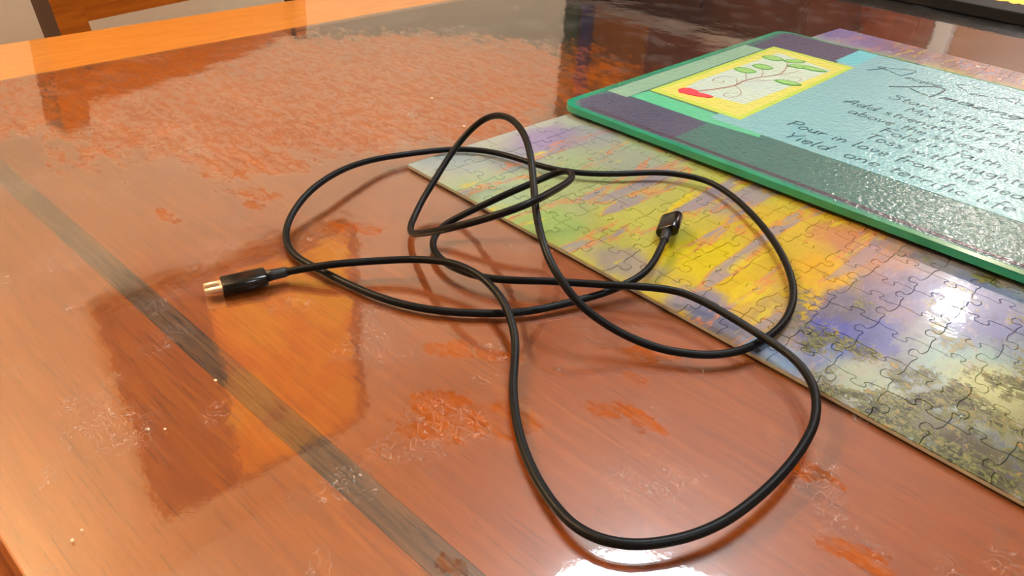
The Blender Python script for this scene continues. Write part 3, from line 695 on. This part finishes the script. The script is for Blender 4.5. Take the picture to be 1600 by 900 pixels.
# ------------------------------------------------------------------ usb cable
CABLE=[(0.0539,-0.1030,0.0032),(0.0592,-0.0955,0.0048),(0.0653,-0.0874,0.0064),(0.0702,-0.0786,0.0064),(0.0757,-0.0700,0.0065),(0.0824,-0.0622,0.0072),(0.0912,-0.0561,0.0086),(0.1000,-0.0518,0.0092),(0.1112,-0.0499,0.0088),(0.1224,-0.0518,0.0082),(0.1308,-0.0547,0.0072),(0.1389,-0.0591,0.0058),(0.1464,-0.0646,0.0042),(0.1541,-0.0725,0.0030),(0.1604,-0.0793,0.0023),(0.1692,-0.0872,0.0018),(0.1783,-0.0939,0.0016),(0.1871,-0.0992,0.0016),(0.1966,-0.1036,0.0018),(0.2057,-0.1066,0.0024),(0.2139,-0.1080,0.0034),(0.2216,-0.1066,0.0043),(0.2285,-0.1017,0.0047),(0.2337,-0.0946,0.0048),(0.2380,-0.0861,0.0050),(0.2412,-0.0754,0.0054),(0.2428,-0.0612,0.0058),(0.2430,-0.0469,0.0064),(0.2417,-0.0336,0.0068),(0.2390,-0.0216,0.0072),(0.2328,-0.0097,0.0078),(0.2243,-0.0018,0.0080),(0.2148,0.0022,0.0080),(0.2037,0.0036,0.0082),(0.1908,0.0046,0.0086),(0.1793,0.0047,0.0088),(0.1685,0.0030,0.0088),(0.1585,-0.0044,0.0088),(0.1489,-0.0124,0.0080),(0.1380,-0.0209,0.0070),(0.1272,-0.0298,0.0062),(0.1180,-0.0387,0.0055),(0.1084,-0.0454,0.0048),(0.0983,-0.0485,0.0042),(0.0886,-0.0488,0.0036),(0.0778,-0.0457,0.0032),(0.0703,-0.0396,0.0036),(0.0676,-0.0323,0.0056),(0.0700,-0.0258,0.0090),(0.0747,-0.0169,0.0135),(0.0801,-0.0066,0.0185),(0.0849,0.0043,0.0225),(0.0883,0.0137,0.0255),(0.0937,0.0168,0.0285),(0.1013,0.0122,0.0305),(0.1068,0.0029,0.0320),(0.1119,-0.0116,0.0345),(0.1170,-0.0283,0.0372),(0.1140,-0.0390,0.0350),(0.1067,-0.0452,0.0305),(0.0968,-0.0494,0.0245),(0.0848,-0.0508,0.0175),(0.0714,-0.0485,0.0095),(0.0620,-0.0454,0.0045),(0.0549,-0.0402,0.0034),(0.0505,-0.0346,0.0042),(0.0448,-0.0256,0.0072),(0.0396,-0.0136,0.0125),(0.0335,0.0014,0.0195),(0.0333,0.0117,0.0275),(0.0389,0.0168,0.0350),(0.0491,0.0165,0.0405),(0.0616,0.0133,0.0430),(0.0761,0.0062,0.0430),(0.0911,-0.0043,0.0405),(0.1037,-0.0147,0.0345),(0.1167,-0.0261,0.0305),(0.1297,-0.0357,0.0275),(0.1391,-0.0404,0.0240),(0.1468,-0.0421,0.0205),(0.1552,-0.0421,0.0160),(0.1637,-0.0387,0.0112),(0.1723,-0.0338,0.0072),(0.1815,-0.0281,0.0046),(0.1899,-0.0220,0.0040),(0.1973,-0.0147,0.0040),(0.2028,-0.0042,0.0042),(0.2049,0.0080,0.0044),(0.2045,0.0217,0.0044),(0.2013,0.0350,0.0048),(0.1952,0.0477,0.0054),(0.1850,0.0610,0.0060),(0.1712,0.0747,0.0064),(0.1536,0.0880,0.0068),(0.1347,0.0987,0.0070),(0.1184,0.1036,0.0070),(0.1050,0.1002,0.0068),(0.0929,0.0915,0.0064),(0.0833,0.0768,0.0062),(0.0728,0.0635,0.0060),(0.0610,0.0543,0.0058),(0.0475,0.0491,0.0055),(0.0310,0.0465,0.0050),(0.0165,0.0412,0.0046),(0.0050,0.0306,0.0044),(-0.0023,0.0164,0.0042),(-0.0074,0.0011,0.0042),(-0.0084,-0.0145,0.0056),(-0.0044,-0.0326,0.0078),(0.0016,-0.0493,0.0086),(0.0081,-0.0638,0.0075),(0.0153,-0.0757,0.0048),(0.0239,-0.0845,0.0025),(0.0351,-0.0902,0.0017),(0.0462,-0.0917,0.0016),(0.0591,-0.0898,0.0016),(0.0769,-0.0865,0.0016),(0.0919,-0.0821,0.0016),(0.1041,-0.0761,0.0016),(0.1141,-0.0686,0.0016),(0.1226,-0.0599,0.0016),(0.1303,-0.0503,0.0016),(0.1363,-0.0388,0.0018),(0.1411,-0.0256,0.0022),(0.1453,-0.0150,0.0032),(0.1485,-0.0051,0.0050),(0.1495,0.0060,0.0062),(0.1469,0.0167,0.0070),(0.1426,0.0271,0.0074),(0.1390,0.0349,0.0074)]
def rubber():
    t=NT('black_cable_rubber'); p=t.pos(); n=t.noise(p,900,3,.6)
    t.pbr(lin((8,8,11)),t.map(n,.3,.7,.36,.5),spec=.22,normal=t.bump(n,.0001,.15)); return t.m
M_RUB=rubber(); M_PLG=plain('black_plug_plastic',(12,12,13),.22,spec=.5); M_GOLD=plain('pale_gold_metal',(232,208,182),.42,metal=1); M_BOOT=plain('black_boot_rubber',(26,26,30),.45)
us=empty('usb_cable',(.12,-.02,0)); tag(us,'thin black charging cable with two small plugs lying loosely looped across table and puzzle','cable')
us_inv=Vector((-.12,.02,0))
P=smooth(catmull(CABLE,8),10)
P=[p+us_inv for p in P]
R=.00153
obj('cord',tube(bmesh.new(),P,R,14),M_RUB,us,True)
def plug(tail,dirv,rollup,L,bw,bh,label,TL=.0062):
    """tail = where the cord enters; dirv towards the tip"""
    tail=Vector(tail)+us_inv; t=Vector(dirv).normalized(); up=Vector(rollup); up=(up-t*up.dot(t)).normalized()
    def prof(w,h,n=6):
        r=h*.46; return [(a,b) for a,b in rrect(-w/2,w/2,-h/2,h/2,r,n)]
    # strain relief
    SR=[tail-t*.0015,tail,tail+t*.004,tail+t*.0070]
    rad=[.0019,.0021,.0022,.0025]
    obj('strain_relief',tube(bmesh.new(),SR,lambda i:rad[i],16,up0=up),M_BOOT,us,True)
    b0=tail+t*.0068; b1=b0+t*L
    bm=bmesh.new(); k=[(0,.86),(.0006,1),(.5,1),(L-.0006,1),(L,.9)]
    pts=[b0+t*(0),b0+t*.0007,b0+t*(L*.5),b1-t*.0007,b1]; sc=[.88,1,1,1,.9]
    tube(bm,pts,lambda i:sc[i],prof=prof(bw,bh),up0=up); h=obj('plug_housing',bm,M_PLG,us,False)
    for f in h.data.polygons: f.use_smooth=len(f.vertices)==4
    bm=bmesh.new(); P2=[b1-t*.001,b1+t*TL,b1+t*(TL+.0004),b1+t*TL,b1+t*.001]; s2=[1,1,.94,.84,.84]
    tube(bm,P2,lambda i:s2[i],prof=prof(TIPW,.0026),up0=up,cap=False)
    tip=obj('metal_tip',bm,M_GOLD,us,True)
    bm=bmesh.new(); tube(bm,[b1-t*.0005,b1+t*TL*.7],1,prof=rrect(-TIPW*.36,TIPW*.36,-.00035,.00035,.0002,2),up0=up); obj('contact_tongue',bm,M_PLG,tip)
TIPW=.0060
CUR_TAIL_A=CABLE[0]
plug(CABLE[0],Vector((.0471,-.1255,.0027))-Vector(CABLE[0]),(.10,-.02,1),.0168,.0088,.0050,'a',.0062)
plug(CABLE[-1],(-.0125,.0250,.0006),(-.52,-.05,.85),.0150,.0104,.0056,'b',.0030)
# crumbs on the cover
M_CR=plain('pale_crumb',(214,190,160),.8)
def crumb(x,y,r,lab):
    bm=bmesh.new(); bmesh.ops.create_icosphere(bm,subdivisions=1,radius=r)
    for v in bm.verts: v.co=Vector((v.co.x*rn.uniform(.7,1.4),v.co.y*rn.uniform(.6,1.1),v.co.z*.3+r*.26))
    o=obj('crumb',bm,M_CR); o.location=(x,y,0.0001); tag(o,lab,'crumb','pale crumbs on the table cover'); return o
crumb(-0.0737,0.0770,0.00130,'pale crumb on the wood behind the tall cable loop')
crumb(-0.0255,0.0621,0.00120,'pale crumb just left of the tall cable loop top')
crumb(0.0936,-0.1514,0.00060,'tiny white crumb on the dark reflection beside the inlay stripe')
crumb(0.1282,-0.2071,0.00070,'larger white speck near the lower left corner of the table')
crumb(0.1265,-0.2042,0.00050,'smaller white speck near the lower left corner of the table')
crumb(0.1015,-0.1766,0.00050,'white speck in the middle of the dark reflection, left one')
crumb(0.1046,-0.1729,0.00050,'white speck in the middle of the dark reflection, right one')
